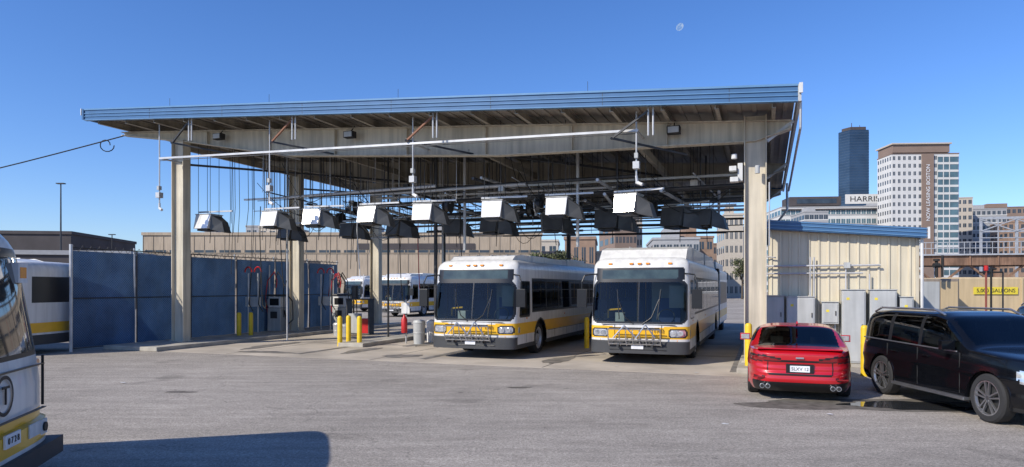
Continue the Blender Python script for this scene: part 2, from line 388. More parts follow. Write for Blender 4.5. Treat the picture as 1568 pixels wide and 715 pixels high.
# ------------------------------------------------------------------ cars
def car(name,loc,rz,sp,scale=1.):
    g=G(name,loc,rz); L,W=sp['L'],sp['W']; hw=W/2; zb=sp['zb']; top=sp['top']; belt=sp['belt']; pm=sp['paint']; ds=sp.get('ds',.03)
    nn=sp.get('n',4.2); g.e.scale=(scale,scale,scale)
    dense=[]
    for i in range(400):
        a=2*math.pi*i/400; c,s=math.cos(a),math.sin(a)
        dense.append((hw*math.copysign(abs(c)**(2/nn),c),L/2*math.copysign(abs(s)**(2/nn),s)))
    out=resample(dense,ds); N=len(out)
    def sc_(q): return 1-.06*max(0,1-q/.25)**2-.03*max(0,(q-.66)/.34)**2+.008*math.exp(-((q-.62)/.05)**2)-.008*math.exp(-((q-.42)/.10)**2)
    def prof_y(q,y):
        e=sp.get('endprof'); k=1-(1-sc_(q))*.5
        if e and y>L*.35: k-=interp(e,q)*((y-L*.35)/(L*.15))
        return y*k
    Q=34; Rw=sp['Rw']; ra=Rw*1.13
    b=g.part('body',smooth=True,angle=50)
    for r in range(Q+1):
        q=r/Q
        for(x,y) in out:
            bz=sinterp(belt,y); z=zb+q*(bz-zb); b.v.append((x*sc_(q),prof_y(q,y),z))
    for r in range(Q):
        for i in range(N):
            j=(i+1)%N; xc=(out[i][0]+out[j][0])/2; yc=(out[i][1]+out[j][1])/2
            q=(r+.5)/Q; zc=zb+q*(sinterp(belt,yc)-zb)
            skip=False
            if abs(xc)>hw*.72:
                for w in sp['wy']:
                    if (yc-w)**2+(zc-Rw)**2<ra**2: skip=True
            if skip: continue
            mt=sp['low'](xc,yc,zc) or pm
            b.f.append((r*N+i,r*N+j,(r+1)*N+j,(r+1)*N+i)); b.mi.append(b.m(mt))
    st=int(L/ds); A=40; o=len(b.v)
    def HW(y): return hw*max(0,1-abs(2*y/L)**nn)**(1/nn)
    ys=[]
    for i in range(st+1):
        t=-1+2*i/st; ys.append(L/2*math.copysign(1-(1-abs(t))**1.15,t))
    for y in ys:
        w=HW(y)*sc_(1); bz=sinterp(belt,y); h=max(.004,sinterp(top,y)-bz)
        if abs(y)>L/2-.002: h=.0
        e=2/ (2.2+sp.get('box',1.5)*min(1,h/.35))
        for k in range(A*2+1):
            a=math.pi*k/(2*A); c,s=math.cos(a),math.sin(a)
            x=w*math.copysign(abs(c)**e,c); zz=h*abs(s)**e
            x*=1-sp['tum']*zz/ .5 
            b.v.append((x,prof_y(1,y),bz+zz))
    C=A*2+1
    for i in range(st):
        for k in range(C-1):
            yc=(ys[i]+ys[i+1])/2
            ids=(o+i*C+k,o+(i+1)*C+k,o+(i+1)*C+k+1,o+i*C+k+1)
            xc=sum(b.v[t][0] for t in ids)/4; zc=sum(b.v[t][2] for t in ids)/4
            bz=sinterp(belt,yc); tz=sinterp(top,yc)
            aa=abs(xc)/max(.05,HW(yc)*sc_(1)*(1-sp['tum']*(zc-bz)/.5))
            mt=sp['up'](abs(xc),yc,zc,bz,tz,aa) or pm
            b.f.append(ids); b.mi.append(b.m(mt))
    u=g.part('underbody_and_cabin')
    u.box(-hw*.68,hw*.68,-L/2+.25,L/2-.25,zb+.02,zb+.3,matblack)
    u.box(-hw*.8,hw*.8,-L/2+1.6,L/2-.9,zb+.3,zb+.32,matblack)
    for w in sp['wy']:
        for s in(-1,1):
            x0,x1=sorted((s*hw*.5,s*hw*.62)); u.box(x0,x1,w-ra,w+ra,Rw*.6,Rw+ra*.95,matblack)
            lv=[]; 
            for k in range(25):
                a=math.pi*(k/24)*1.1-.157
                for xx in(s*hw*.6,s*hw*.97): lv.append((xx,w+(ra+.006)*math.cos(a),Rw+(ra+.006)*math.sin(a)))
            u.add(lv,[(2*k,2*k+1,2*k+3,2*k+2) for k in range(24)],matblack)
    for yy in sp['seats']:
        for s in(-1,1):
            u.box(s*.38-.23,s*.38+.23,yy,yy+.12,zb+.3,sp['seatz'],interior); u.box(s*.38-.12,s*.38+.12,yy+.02,yy+.1,sp['seatz']+.02,sp['seatz']+.16,interior)
    u.box(-hw*.72,hw*.72,sp['dash'],sp['dash']+.25,zb+.4,sp['seatz']-.12,matblack)
    lp=g.part('arch_lips',smooth=True)
    for w in sp['wy']:
        for s in(-1,1):
            lv=[];ln=26
            for k in range(ln+1):
                a=math.pi*(k/ln)*1.12-.19
                for rr_,xx in((ra-.01,hw-.03),(ra-.005,hw+.004),(ra+.035,hw+.004),(ra+.045,hw-.012)):
                    zz=Rw+rr_*math.sin(a); yy=w+rr_*math.cos(a)
                    k2=max(0,1-abs(2*yy/L)**nn)**(1/nn)
                    lv.append((s*(xx-hw+hw*k2*.995),yy,zz))
            lp.add(lv,[(4*k+t,4*k+t+1,4*k+t+5,4*k+t+4) for k in range(ln) for t in range(3)],sp.get('lip',pm))
    for w in sp['wy']:
        for s in(-1,1): wheel(g,s*(hw-.125),w,Rw,.23,s,'alloy')
    mr=g.part('door_mirrors',bevel=.03)
    for s in(-1,1):
        x=s*(hw+.09); mr.box(x-.11,x+.11,sp['mir'],sp['mir']+.09,sp['mz'],sp['mz']+.15,pm)
        mr.beam((s*(hw-.06),sp['mir']+.05,sp['mz']+.02),(x,sp['mir']+.05,sp['mz']+.03),.05,.04,matblack)
        mr.box(x-.09,x+.09,sp['mir']+.092,sp['mir']+.1,sp['mz']+.02,sp['mz']+.13,headl)
    sp['extra'](g)
    return g.done()
def c_low(x,y,z):
    ax=abs(x)
    if y>1.7:
        if z<.36: return black if ax<.84 else None
        if y>1.95 and ax>.34:
            t=min(1,(ax-.34)/.3)
            if .745<z<.768+.055*t: return redlens
            if .725<z<.80+.055*t: return black
        if y>2.2 and .41<z<.455 and ax>.62: return black
        if y>2.2 and .725<z<.768: return black
        if y>2.2 and abs(ax-.56)<.013 and .5<z<.73: return black
        if y>2.2 and abs(z-.50)<.012 and ax<.56: return black
    if y<-2.2 and .3<z<.55 and ax<.7: return black
    if z<.25: return black
    if ax>.8 and (abs(y-.38)<.014 or abs(y+.78)<.014) and z>.3: return black
    return None
def c_up(x,y,z,bz,tz,aa):
    h=tz-bz
    if .96<y<1.76 and aa<.83 and h>.02: return carglass
    if -.95<y<-.18 and aa<.86 and h>.03: return carglass
    if -.75<y<1.40 and h>.12 and z>bz+.03 and z<tz-.075 and aa>.8:
        if abs(y-.38)<.04: return black
        return carglass
    if 1.76<=y<1.80 and aa<.85: return black
    return None
def c_extra(g):
    e=g.part('rear_details',bevel=.008)
    e.box(-.17,.17,2.425,2.44,.555,.67,plate)
    e.box(-.24,.24,2.39,2.424,.53,.70,black)
    e.prism([(2.08,.955),(2.31,.985),(2.33,.965),(2.20,.93)],'x',-.74,.74,redpaint)
    for x in(.56,.66,-.56,-.66): e.cyl((x,2.30,.27),(x,2.43,.27),.045,alloy,n=16); e.cyl((x,2.431,.27),(x,2.434,.27),.034,matblack,n=16)
    e.box(-.07,.07,2.42,2.435,.80,.83,alloy)
    e.beam((0,1.0,1.36),(0,1.18,1.42),.03,.05,redpaint)
    for x in(-.72,.72): e.box(x-.1,x+.1,2.36,2.41,.42,.445,redlens)
    g.text('plate_number','5LXV 12',.085,(0,2.444,.61),(R(90),0,R(180)),txtdark,ext=.001)
camry=dict(L=4.88,W=1.90,zb=.17,paint=redpaint,Rw=.34,wy=[-1.45,1.38],tum=.17,n=5.6,ds=.022,box=2.2,
 endprof=[(0,.035),(.18,.012),(.35,0),(.50,.004),(.56,.02),(.72,.022),(.85,.012),(1,.002)],
 top=[(-2.44,.64),(-2.2,.80),(-1.3,.95),(-.98,.98),(-.15,1.34),(.35,1.38),(.95,1.34),(1.70,1.00),(2.15,.965),(2.36,.95),(2.44,.87)],
 belt=[(-2.44,.62),(-2.0,.78),(-1,.90),(0,.92),(1.5,.94),(2.25,.93),(2.44,.86)],low=c_low,up=c_up,seats=[.0,.95],seatz=.96,dash=-.75,mir=-.55,mz=.93,extra=c_extra)
rc=UV(.82,-5.30+2.44)
car('red_sedan_car',(rc[0],rc[1],0),TH+math.pi,camry,.96)
def s_low(x,y,z):
    if z<.30: return matblack
    if y<-2.0:
        if abs(x)<.48 and .45<z<.84: return darkalloy if int((z-.45)/.055)%2 else black
        if abs(x)>.52 and .66<z<.86: return headl
        if .24<z<.40 and abs(x)<.8: return darkalloy
    if y<-1.95 and abs(x)>.6 and .72<z<.84: return headl
    if y>2.0 and abs(x)>.5 and .75<z<.95: return redlens
    return None
def s_up(x,y,z,bz,tz,aa):
    h=tz-bz
    if -1.0<y<-.38 and aa<.86 and h>.03: return carglass
    if 2.08<y<2.32 and aa<.85 and h>.06: return carglass
    if -.82<y<2.10 and h>.14 and z>bz+.03 and z<tz-.075 and aa>.80:
        if abs(y-.22)<.05 or abs(y-1.12)<.05: return black
        return carglass
    return None
def s_extra(g):
    e=g.part('roof_rails_and_trim',bevel=.006)
    for s in(-1,1):
        e.tube([(s*.66,-.15,1.58),(s*.67,.1,1.665),(s*.67,1.7,1.655),(s*.66,1.95,1.57)],.02,alloy,n=8)
        e.beam((s*.895,-.75,1.015),(s*.895,1.95,1.065),.02,.022,alloy)
        e.box(min(s*.82,s*.98),max(s*.82,s*.98),-1.02,.9,.27,.32,alloy)
        for y in(-.1,.8): e.box(min(s*.9,s*.94),max(s*.9,s*.94),y,y+.2,.86,.885,blackpaint)
        for y in(.22,1.12,-.85): e.box(min(s*.90,s*.922),max(s*.90,s*.922),y,y+.012,.36,1.0,matblack)
    e.cyl((0,-2.37,.66),(0,-2.34,.66),.10,alloy,n=20)
    e.box(-.45,.45,-2.37,-2.345,.655,.675,alloy)
suv=dict(L=4.72,W=1.84,zb=.24,paint=blackpaint,Rw=.37,wy=[-1.42,1.35],tum=.09,n=6.,ds=.025,box=4.,
 top=[(-2.36,.88),(-2.25,1.02),(-1.3,1.10),(-1.05,1.12),(-.40,1.56),(.0,1.635),(1.5,1.635),(2.08,1.59),(2.30,1.14),(2.36,.95)],
 belt=[(-2.36,.84),(-2.1,.96),(-1,1.01),(0,1.02),(2.0,1.06),(2.36,.93)],low=s_low,up=s_up,seats=[-.15,.75,1.6],seatz=1.12,dash=-.85,mir=-.72,mz=1.04,extra=s_extra)
car('black_suv_car',(8.05,11.75,0),R(2),suv)
suv2=dict(suv); suv2['paint']=greypaint; suv2['ds']=.06; suv2['lip']=greypaint
car('grey_suv_car',(13.9,16.3,0),R(-15),suv2)
# ------------------------------------------------------------------ ground
def ground_mat():
    m=bpy.data.materials.new('asphalt'); m.use_nodes=True; n=m.node_tree.nodes; l=m.node_tree.links; b=n['Principled BSDF']
    tc=n.new('ShaderNodeTexCoord')
    def noise(s,d=5,rough=.6,mp=None):
        q=n.new('ShaderNodeTexNoise'); q.inputs['Scale'].default_value=s; q.inputs['Detail'].default_value=d; q.inputs['Roughness'].default_value=rough
        if mp:
            k=n.new('ShaderNodeMapping'); k.inputs['Scale'].default_value=mp; k.inputs['Rotation'].default_value=(0,0,R(20)); l.new(tc.outputs['Object'],k.inputs[0]); l.new(k.outputs[0],q.inputs['Vector'])
        else: l.new(tc.outputs['Object'],q.inputs['Vector'])
        return q.outputs['Fac']
    def rng(i,a,bb,c,d):
        q=n.new('ShaderNodeMapRange'); q.inputs[1].default_value=a;q.inputs[2].default_value=bb;q.inputs[3].default_value=c;q.inputs[4].default_value=d; l.new(i,q.inputs[0]); return q.outputs[0]
    def mul(a,bb):
        q=n.new('ShaderNodeMath'); q.operation='MULTIPLY'; l.new(a,q.inputs[0]); l.new(bb,q.inputs[1]); return q.outputs[0]
    f=rng(noise(.22,5),.3,.7,.78,1.14)
    f=mul(f,rng(noise(1.3,6,.7,(1,2.6,1)),.35,.65,.88,1.08))
    f=mul(f,rng(noise(.9,4,.6,(.25,3.0,1)),.40,.62,.90,1.05))
    f=mul(f,rng(noise(9,4,.8),.3,.7,.82,1.16))
    f=mul(f,rng(noise(30,3,.8),.3,.7,.52,1.48))
    f=mul(f,rng(noise(90,2,.8),.3,.7,.60,1.40))
    f=mul(f,rng(noise(.55,3,.5),.64,.70,1,.76))
    f=mul(f,rng(noise(2.3,3,.5),.70,.73,1,.70))
    v=n.new('ShaderNodeTexVoronoi'); v.feature='DISTANCE_TO_EDGE'; v.inputs['Scale'].default_value=.11
    dn=n.new('ShaderNodeTexNoise'); dn.inputs['Scale'].default_value=1.1; dn.inputs['Detail'].default_value=6; l.new(tc.outputs['Object'],dn.inputs['Vector'])
    vv=n.new('ShaderNodeVectorMath'); vv.operation='SCALE'; vv.inputs['Scale'].default_value=1.6; l.new(dn.outputs['Color'],vv.inputs[0])
    va=n.new('ShaderNodeVectorMath'); va.operation='ADD'; l.new(tc.outputs['Object'],va.inputs[0]); l.new(vv.outputs[0],va.inputs[1]); l.new(va.outputs[0],v.inputs['Vector'])
    f=mul(f,rng(v.outputs['Distance'],.0,.004,.78,1))
    s=n.new('ShaderNodeVectorMath'); s.operation='SCALE'; s.inputs[0].default_value=(.365,.328,.283); l.new(f,s.inputs['Scale']); l.new(s.outputs[0],b.inputs['Base Color'])
    b.inputs['Roughness'].default_value=.9; b.inputs['Specular IOR Level'].default_value=.15
    bp=n.new('ShaderNodeBump'); bp.inputs['Strength'].default_value=.6; bp.inputs['Distance'].default_value=.012
    l.new(noise(50,3,.8),bp.inputs['Height']); l.new(bp.outputs[0],b.inputs['Normal'])
    return m
g=G('ground'); b=g.part('asphalt_sheet'); b.add([(-4000,-4000,0),(4000,-4000,0),(4000,4000,0),(-4000,4000,0)],[(0,1,2,3)],ground_mat()); g.done()
padm=M('concrete_pad',(.47,.41,.33),.85,var=.25,scale=.6,bump=.2,bscale=30)
g=G('concrete_pavement',(O.x,O.y,0),TH); b=g.part('slab')
b.box(-20.3,.6,-1.9,16,-.1,.006,padm)
b2=g.part('joints_and_drains')
for u in(-15.3,-10.2,-5.1): b2.box(u-.01,u+.01,-1.88,15.9,.0,.009,matblack)
for v in(2.6,7,11.5): b2.box(-20.2,.5,v-.01,v+.01,.0,.0095,matblack)
oil=M('oil_stained_concrete',(.22,.195,.16),.6,var=.4,scale=3)
for u in(-13.2,-8.9,-.45): b2.box(u-.12,u+.12,-1.2,11,.0,.012,oil)
def blobpts(cx,cy,rx,ry,r,N=72,rot=0):
    ph=[r.uniform(0,6.28) for _ in range(6)]; pts=[]
    for i in range(N):
        t=2*math.pi*i/N; k=1+.14*math.sin(2*t+ph[0])+.12*math.sin(3*t+ph[1])+.07*math.sin(5*t+ph[2])+.05*math.sin(9*t+ph[3])+.03*math.sin(15*t+ph[4])
        x=rx*k*math.cos(t);y=ry*k*math.sin(t); pts.append((cx+x*math.cos(rot)-y*math.sin(rot),cy+x*math.sin(rot)+y*math.cos(rot)))
    return pts
rr_=random.Random(12)
for u,v,a,c in((-16,1,.3,1.6),(-12,.5,.25,1.2),(-11.2,4,.35,1.9),(-5.2,0,.3,1.0),(-9.9,-.6,.5,.5),(-14.5,-1,.9,.3)):
    b2.add([(p[0],p[1],.0135) for p in blobpts(u,v,a,c,rr_)],[tuple(range(72))],oil)
g.done()
g=G('kerbed_island',(O.x,O.y,0),TH); b=g.part('kerb',bevel=.02)
b.box(-20.25,-17.9,-2.1,14.5,.0,.14,concrete)
b.box(-.4,.55,-1.5,14,.0,.14,concrete)
b.box(-13.6,-12.6,1.5,12,.0,.14,concrete)
g.done()
wet=M('damp_asphalt',(.15,.135,.115),.8,var=.3,scale=6,spec=.15)
water=M('puddle_water',(.03,.032,.034),.02,var=.1,spec=.7)
def blob(name,part,cx,cy,rx,ry,z,mat,seed,rot=0):
    g=G(name); b=g.part(part); b.add([(p[0],p[1],z) for p in blobpts(cx,cy,rx,ry,random.Random(seed),rot=rot)],[tuple(range(72))],mat); g.done()
blob('damp_patch','sheet',6.5,11.8,2.1,.72,.004,wet,3,R(-6))
blob('puddle','sheet',6.85,11.75,1.05,.42,.008,water,5,R(-4))
blob('damp_patch','sheet',.15,13.9,.22,.12,.004,wet,8)
blob('damp_patch','sheet',-6.5,13.3,.3,.10,.004,wet,9)
blob('paper_litter','sheet',3.2,10.2,.05,.04,.004,trimw,9)
for i,(x,y) in enumerate(((-8.3,14.5),(2.7,17.6),(4.4,16.2),(-5.6,21.3),(5.1,10.9))): blob('paper_litter','sheet',x,y,.05,.04,.02,trimw,20+i)
# ------------------------------------------------------------------ canopy
def zr(u): return 6.69-.0667*(u-.94)
g=G('fueling_canopy',(O.x,O.y,0),TH)
UL,UR,VF,VB=-21.87,.94,-1.5,14.2
b=g.part('roof_deck')
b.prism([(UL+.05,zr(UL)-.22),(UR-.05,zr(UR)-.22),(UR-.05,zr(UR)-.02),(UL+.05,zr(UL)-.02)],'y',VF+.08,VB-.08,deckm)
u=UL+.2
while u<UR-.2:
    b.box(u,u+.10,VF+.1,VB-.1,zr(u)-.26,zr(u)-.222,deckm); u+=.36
b=g.part('fascia')
def strip(v0,v1,dz0,dz1,mat): b.prism([(UL,zr(UL)+dz0),(UR,zr(UR)+dz0),(UR,zr(UR)+dz1),(UL,zr(UL)+dz1)],'y',v0,v1,mat)
strip(VF-.02,VF+.06,-.36,-.0,bluef); strip(VF-.05,VF-.021,-.03,.02,bluelt); strip(VF-.045,VF-.021,-.155,-.135,bluelt); strip(VF-.045,VF-.021,-.255,-.24,bluelt); strip(VF-.06,VF+.08,-.385,-.362,bluelt)
strip(VB-.06,VB+.02,-.34,0,bluef)
b.box(UR-.001,UR+.07,VF-.04,VB,zr(UR)-.38,zr(UR)+.01,greycab)
b.box(UL-.08,UL+.001,VF-.06,VB,zr(UL)-.34,zr(UL)+.01,bluef)
b.box(UL-.11,UL-.082,VF-.08,VF+.02,zr(UL)-.20,zr(UL)+.03,trimw)
b.box(UR+.02,UR+.10,VF-.09,VF-.045,zr(UR)-.2,zr(UR)+.03,trimw)
u=UL+3
while u<UR-1: b.box(u,u+.012,VF-.024,VF-.0205,zr(u)-.35,zr(u)-.03,darksteel); u+=3.05
b=g.part('purlins')
u=UL+.5
while u<UR:
    z=zr(u)-.27; b.box(u-.01,u+.01,VF+.1,VB-.1,z-.20,z,creamshade); b.box(u-.01,u+.08,VF+.1,VB-.1,z-.215,z-.20,creamshade); u+=1.28
def gdepth(u): return interp([(-21.87,.20),(-19.1,.42),(-14.5,.95),(-7,.95),(0,.60),(.94,.25)],u)
for vi,v in enumerate((0,6.3,12.8)):
    b=g.part('girder')
    mt=cream if vi==0 else creamshade
    us=[-21.8,-20.5,-19.1,-17,-14.5,-10,-7,-3.5,0,.85]
    topz=[zr(u)-.50 +.0 for u in us]; bot=[zr(u)-.50-gdepth(u)+.12 for u in us]
    poly=[(u,z) for u,z in zip(us,topz)]+[(u,z) for u,z in reversed(list(zip(us,bot)))]
    b.prism(poly[::-1],'y',v-.012,v+.012,mt)
    for i in range(len(us)-1):
        b.beam((us[i],v,topz[i]+.01),(us[i+1],v,topz[i+1]+.01),.30,.025,mt)
        b.beam((us[i],v,bot[i]-.012),(us[i+1],v,bot[i+1]-.012),.30,.025,mt)
    u=-17.8
    while u<-1:
        b.box(u-.008,u+.008,v-.14,v+.14,zr(u)-.50-gdepth(u)+.13,zr(u)-.52,mt); u+=(2.6 if vi==0 else 1.3)
    for uc in(-19.1,0):
        c=g.part('column',bevel=.006)
        zt=zr(uc)-.5-gdepth(uc)+.10 if uc<-1 else zr(uc)-.35
        w=.27
        c.box(uc-w,uc-w+.03,v-.17,v+.17,.14,zt,cream); c.box(uc+w-.03,uc+w,v-.17,v+.17,.14,zt,cream)
        c.box(uc-w+.032,uc+w-.032,v-.05,v+.05,.14,zt,cream)
        c.box(uc-w-.06,uc+w+.06,v-.24,v+.24,.141,.175,cream)
        if uc>-1: c.box(uc-w-.1,uc+w+.1,v-.3,v+.3,.0,.139,concrete)
b=g.part('longitudinal_bracing')
for v0,v1 in((0,6.3),(6.3,12.8)):
    for uc in(-19.1,-13.6,-8,-3,0):
        z=zr(uc)-1.0; b.beam((uc,v0,z),(uc,v1,z),.12,.22,creamshade)
    b.beam((-19.1,v0,6.4),(-13.6,v1,6.4),.07,.07,darksteel); b.beam((-8,v0,6.1),(-3,v1,6.0),.07,.07,darksteel)
b=g.part('downpipe_and_braces')
for v in(0,6.3,12.8): b.beam((.28,v,5.75),(.9,v,6.22),.07,.07,galv)
b.tube([(1.06,11.5,6.3),(1.06,11.5,5.2),(.45,11.5,4.4),(.45,11.5,.2)],.05,galv)
b.tube([(1.0,-1.4,6.35),(1.0,-1.3,5.75),(.9,4,5.0)],.03,galv)
b=g.part('strut_rails')
prim=M('primer_brown',(.22,.10,.06),.7)
b.beam((-19,-1,6.42),(-2.8,-1,6.06),.06,.06,galv)
b.beam((-19,-1,6.34),(-2.8,-1,5.98),.02,.02,darksteel)
for u,z in((-19.0,6.42),(-14.4,6.32),(-9.3,6.2),(-2.85,6.06)):
    b.beam((u,-1,z),(u,.5,z+.02),.05,.05,galv)
    zt=zr(u)-.4
    b.tube([(u,-1,zt),(u,-1,4.9)],.022,galv,n=8); b.box(u-.08,u+.08,-1.09,-.92,5.08,5.26,galv); b.box(u-.045,u+.045,-1.07,-.95,5.35,5.48,greycab)
    b.tube([(u,-1.0,4.9),(u+.02,-1.02,4.72)],.035,galv,n=8); b.cyl((u,-1.0,4.74),(u+.16,-1.05,4.66),.045,trimw,n=10)
for u in(-17.4,-13.3,-8.5,-2.5):
    zt=zr(u)-.36
    b.tube([(u,-1.3,zt),(u,-1.3,zt-.72)],.025,galv,n=8); b.tube([(u+.12,-1.3,zt),(u+.12,-1.3,zt-.72)],.025,galv,n=8)
    b.beam((u,-1.3,zt-.1),(u-1.0,-1.05,zt-.68),.05,.05,prim if u in(-13.3,-8.5) else darksteel); b.beam((u-1.0,-1.1,zt-.66),(u+.8,.1,zt-1.0),.05,.05,darksteel)
b.beam((-19,3,5.5),(-.5,3,5.42),.06,.07,galv); b.beam((-11,4.5,5.35),(-.4,4.5,5.35),.12,.05,galv)
b=g.part('overhead_pipework')
rnd=random.Random(3)
for i in range(36):
    v=rnd.uniform(1.2,12); z=rnd.uniform(4.35,5.4); u0=rnd.uniform(-19,-6); u1=min(-.4,u0+rnd.uniform(4,12)); b.tube([(u0,v,z),(u1,v,z+rnd.uniform(-.1,.1))],rnd.choice((.012,.02,.03,.05)),rnd.choice((darksteel,darksteel,galv)),n=6)
for i in range(30):
    u=rnd.uniform(-18.5,-.6); z=rnd.uniform(4.5,5.6); v0=rnd.uniform(.5,4); b.tube([(u,v0,z),(u+rnd.uniform(-.6,.6),v0+rnd.uniform(3,8),z)],rnd.choice((.015,.025,.05)),rnd.choice((darksteel,galv)),n=6)
for v in(2.2,2.6): b.tube([(-13,v,4.92),(-.35,v,5.0)],.05,darksteel,n=8)
b.beam((-16,5,4.75),(-.5,5,4.95),.3,.10,darksteel); b.beam((-18.5,8,4.9),(-3,8,4.9),.3,.1,darksteel)
# hose reels and small junction boxes among the pipework
for i in range(16):
    u=rnd.uniform(-17.5,-2); v=rnd.uniform(1.5,7); z=rnd.uniform(4.5,5.3)
    b.cyl((u,v,z),(u+.14,v,z),.2,darksteel,n=16); b.cyl((u-.03,v,z),(u-.005,v,z),.25,galv if i%3==0 else matblack,n=16); b.cyl((u+.145,v,z),(u+.165,v,z),.25,matblack,n=16)
    b.tube([(u+.07,v,z+.2),(u+.07,v,zr(u)-.25)],.015,darksteel)
for i in range(14):
    u=rnd.uniform(-18,-1); v=rnd.uniform(.8,8); z=rnd.uniform(4.7,5.8); s=rnd.uniform(.06,.14); b.box(u-s,u+s,v-.06,v+.06,z-s,z+s,rnd.choice((greycab,darksteel,trimw)))
def dz(u,v): return zr(u)-.25
for i in range(120):
    u=rnd.uniform(-18.7,-.8); v=rnd.uniform(.4,12); zl=rnd.uniform(4.2,5.4); b.tube([(u,v,dz(u,v)),(u+rnd.uniform(-.05,.05),v,zl)],rnd.choice((.008,.011,.018)),rnd.choice((darksteel,galv,darksteel)),n=5)
for i in range(50):
    u=rnd.uniform(-18.5,-3); v=rnd.uniform(.5,8); du=rnd.uniform(.8,2.6); z0=rnd.uniform(4.8,6.4); z1=rnd.uniform(4.4,5.4); sg=rnd.uniform(.2,1.0)
    b.tube([(u+du*t/8,v,z0+(z1-z0)*t/8-sg*math.sin(math.pi*t/8)) for t in range(9)],.011,matblack,n=5)
for k in range(20):
    u=-18.6+k*.30+rnd.uniform(-.1,.1); v=rnd.uniform(.8,2.4)
    b.tube([(u,v,dz(u,v)),(u+.04,v,4.9),(u-.05,v,3.2+rnd.uniform(-1.0,1.2))],.010,matblack,n=5)
b=g.part('hose_drops',smooth=True)
for u,v,zl,mt in((-17.0,1.6,1.4,matblack),(-16.1,1.6,2.2,matblack),(-13.0,1.8,2.4,trimw),(-12.6,4,1.6,matblack),(-12.9,6,1.5,redm),(-9.9,3.6,2.0,matblack)):
    b.tube([(u,v,5.0),(u-.03,v,4.0),(u+.05,v,zl+.6),(u+.1,v,zl),(u+.22,v,zl-.12),(u+.25,v,zl+.1)],.016,mt,n=7)
b=g.part('utility_posts')
for u,v,r,m_ in((-16.3,2.2,.03,galv),(-10.9,3.6,.07,darksteel),(-9.3,2.6,.05,galv),(-5.2,2.0,.05,galv),(-13.4,4.5,.04,darksteel),(-12.9,8.3,.09,darksteel),(-7.6,9.5,.09,darksteel),(-11.8,6.,.04,galv)):
    b.tube([(u,v,.1 if u<-9.5 else 3.3),(u,v,dz(u,v))],r,m_,n=10)
b=g.part('floodlights',bevel=.01)
for u in(-17.1,-11.9,-2.0):
    z=zr(u)-.72; b.box(u-.17,u+.17,-.42,-.2,z-.12,z+.08,matblack); b.box(u-.14,u+.14,-.44,-.422,z-.10,z+.06,greycab); b.beam((u,-.3,z+.05),(u,-.05,z+.3),.03,.03,matblack)
b=g.part('security_cameras',bevel=.01)
b.box(-.42,-.3,-.25,.0,4.75,5.2,trimw); b.box(-.62,-.45,-.35,-.1,5.0,5.12,trimw); b.box(-.6,-.4,-.38,-.1,4.72,4.84,trimw); b.cyl((-.5,-.3,5.3),(-.5,-.3,5.42),.07,trimw)
b.cyl((.05,-.3,4.9),(.05,-.3,5.1),.06,greycab); b.tube([(.33,-.1,3.1),(.33,-.1,4.7)],.02,galv)
for u in(-18,-14,-9.5,-4): b.tube([(u,VF,zr(u)),(u,VF,zr(u)+.28)],.008,darksteel,n=4)
g.done()
def hangbox(u,v,z,rot=0,dark=False,sc_=1.):
    p=UV(u,v,z); g=G('hanging_equipment_hood',p,TH+rot); s=sc_
    b=g.part('housing',bevel=.012)
    a,c,h=.38*s,.40*s,.60*s
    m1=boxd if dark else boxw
    b.add([(-a*.92,-c*1.22,0),(a*.92,-c*1.22,0),(a*.92,c*.9,0),(-a*.92,c*.9,0),(-a,-c*.78,h),(a,-c*.78,h),(a,c,h),(-a,c,h)],
          [(0,3,2,1),(4,5,6,7),(0,1,5,4),(1,2,6,5),(2,3,7,6),(3,0,4,7)],m1)
    b.box(-a-.02,a+.02,-c*.78-.02,c+.03,h+.002,h+.03,greycab)
    d=g.part('side_hood',bevel=.01)
    d.add([(a+.01,-c*.9,-.04),(a+.50*s,-c*.2,-.14),(a+.50*s,c*.9,-.14),(a+.01,c*.9,-.04),(a+.01,-c*.7,h*.95),(a+.36*s,-c*.1,h*.5),(a+.36*s,c*.8,h*.5),(a+.01,c*.8,h*.95)],
          [(0,3,2,1),(4,5,6,7),(0,1,5,4),(1,2,6,5),(2,3,7,6),(3,0,4,7)],boxd)
    d.box(-a*.7,a*.7,-c*.9,c*.7,-.07,-.003,darksteel)
    for k in range(3): d.box(-a*.85,a*.85,c+.001,c+.02,h*(.2+.25*k),h*(.26+.25*k),darksteel)
    r=g.part('hanger_rods')
    top=zr(u)-.25-z
    for x in(-a*.8,a*.8):
        for y in(-c*.6,c*.7): r.tube([(x,y,h),(x,y,top)],.009,darksteel,n=5)
    r.beam((-a-.1,0,h+.12),(a+.7,0,h+.12),.05,.05,galv)
    r.tube([(.1,0,0),(.15,-.1,-.5)],.012,matblack,n=5)
    g.done()
for i,u in enumerate((-18.4,-15.5,-13.8,-11.67,-9.71,-7.38,-5.37,-3.35)): hangbox(u,.55,4.12,rot=R(-9.5) if i==7 else R(random.uniform(0,10)),sc_=.84)
for u in(-17.5,-14.6,-12.5,-10.3,-8.7,-6.6,-4.6,-2.4,-1.6): hangbox(u,3.8,3.98,dark=True,rot=R(random.uniform(-25,25)),sc_=random.uniform(.8,1.05))
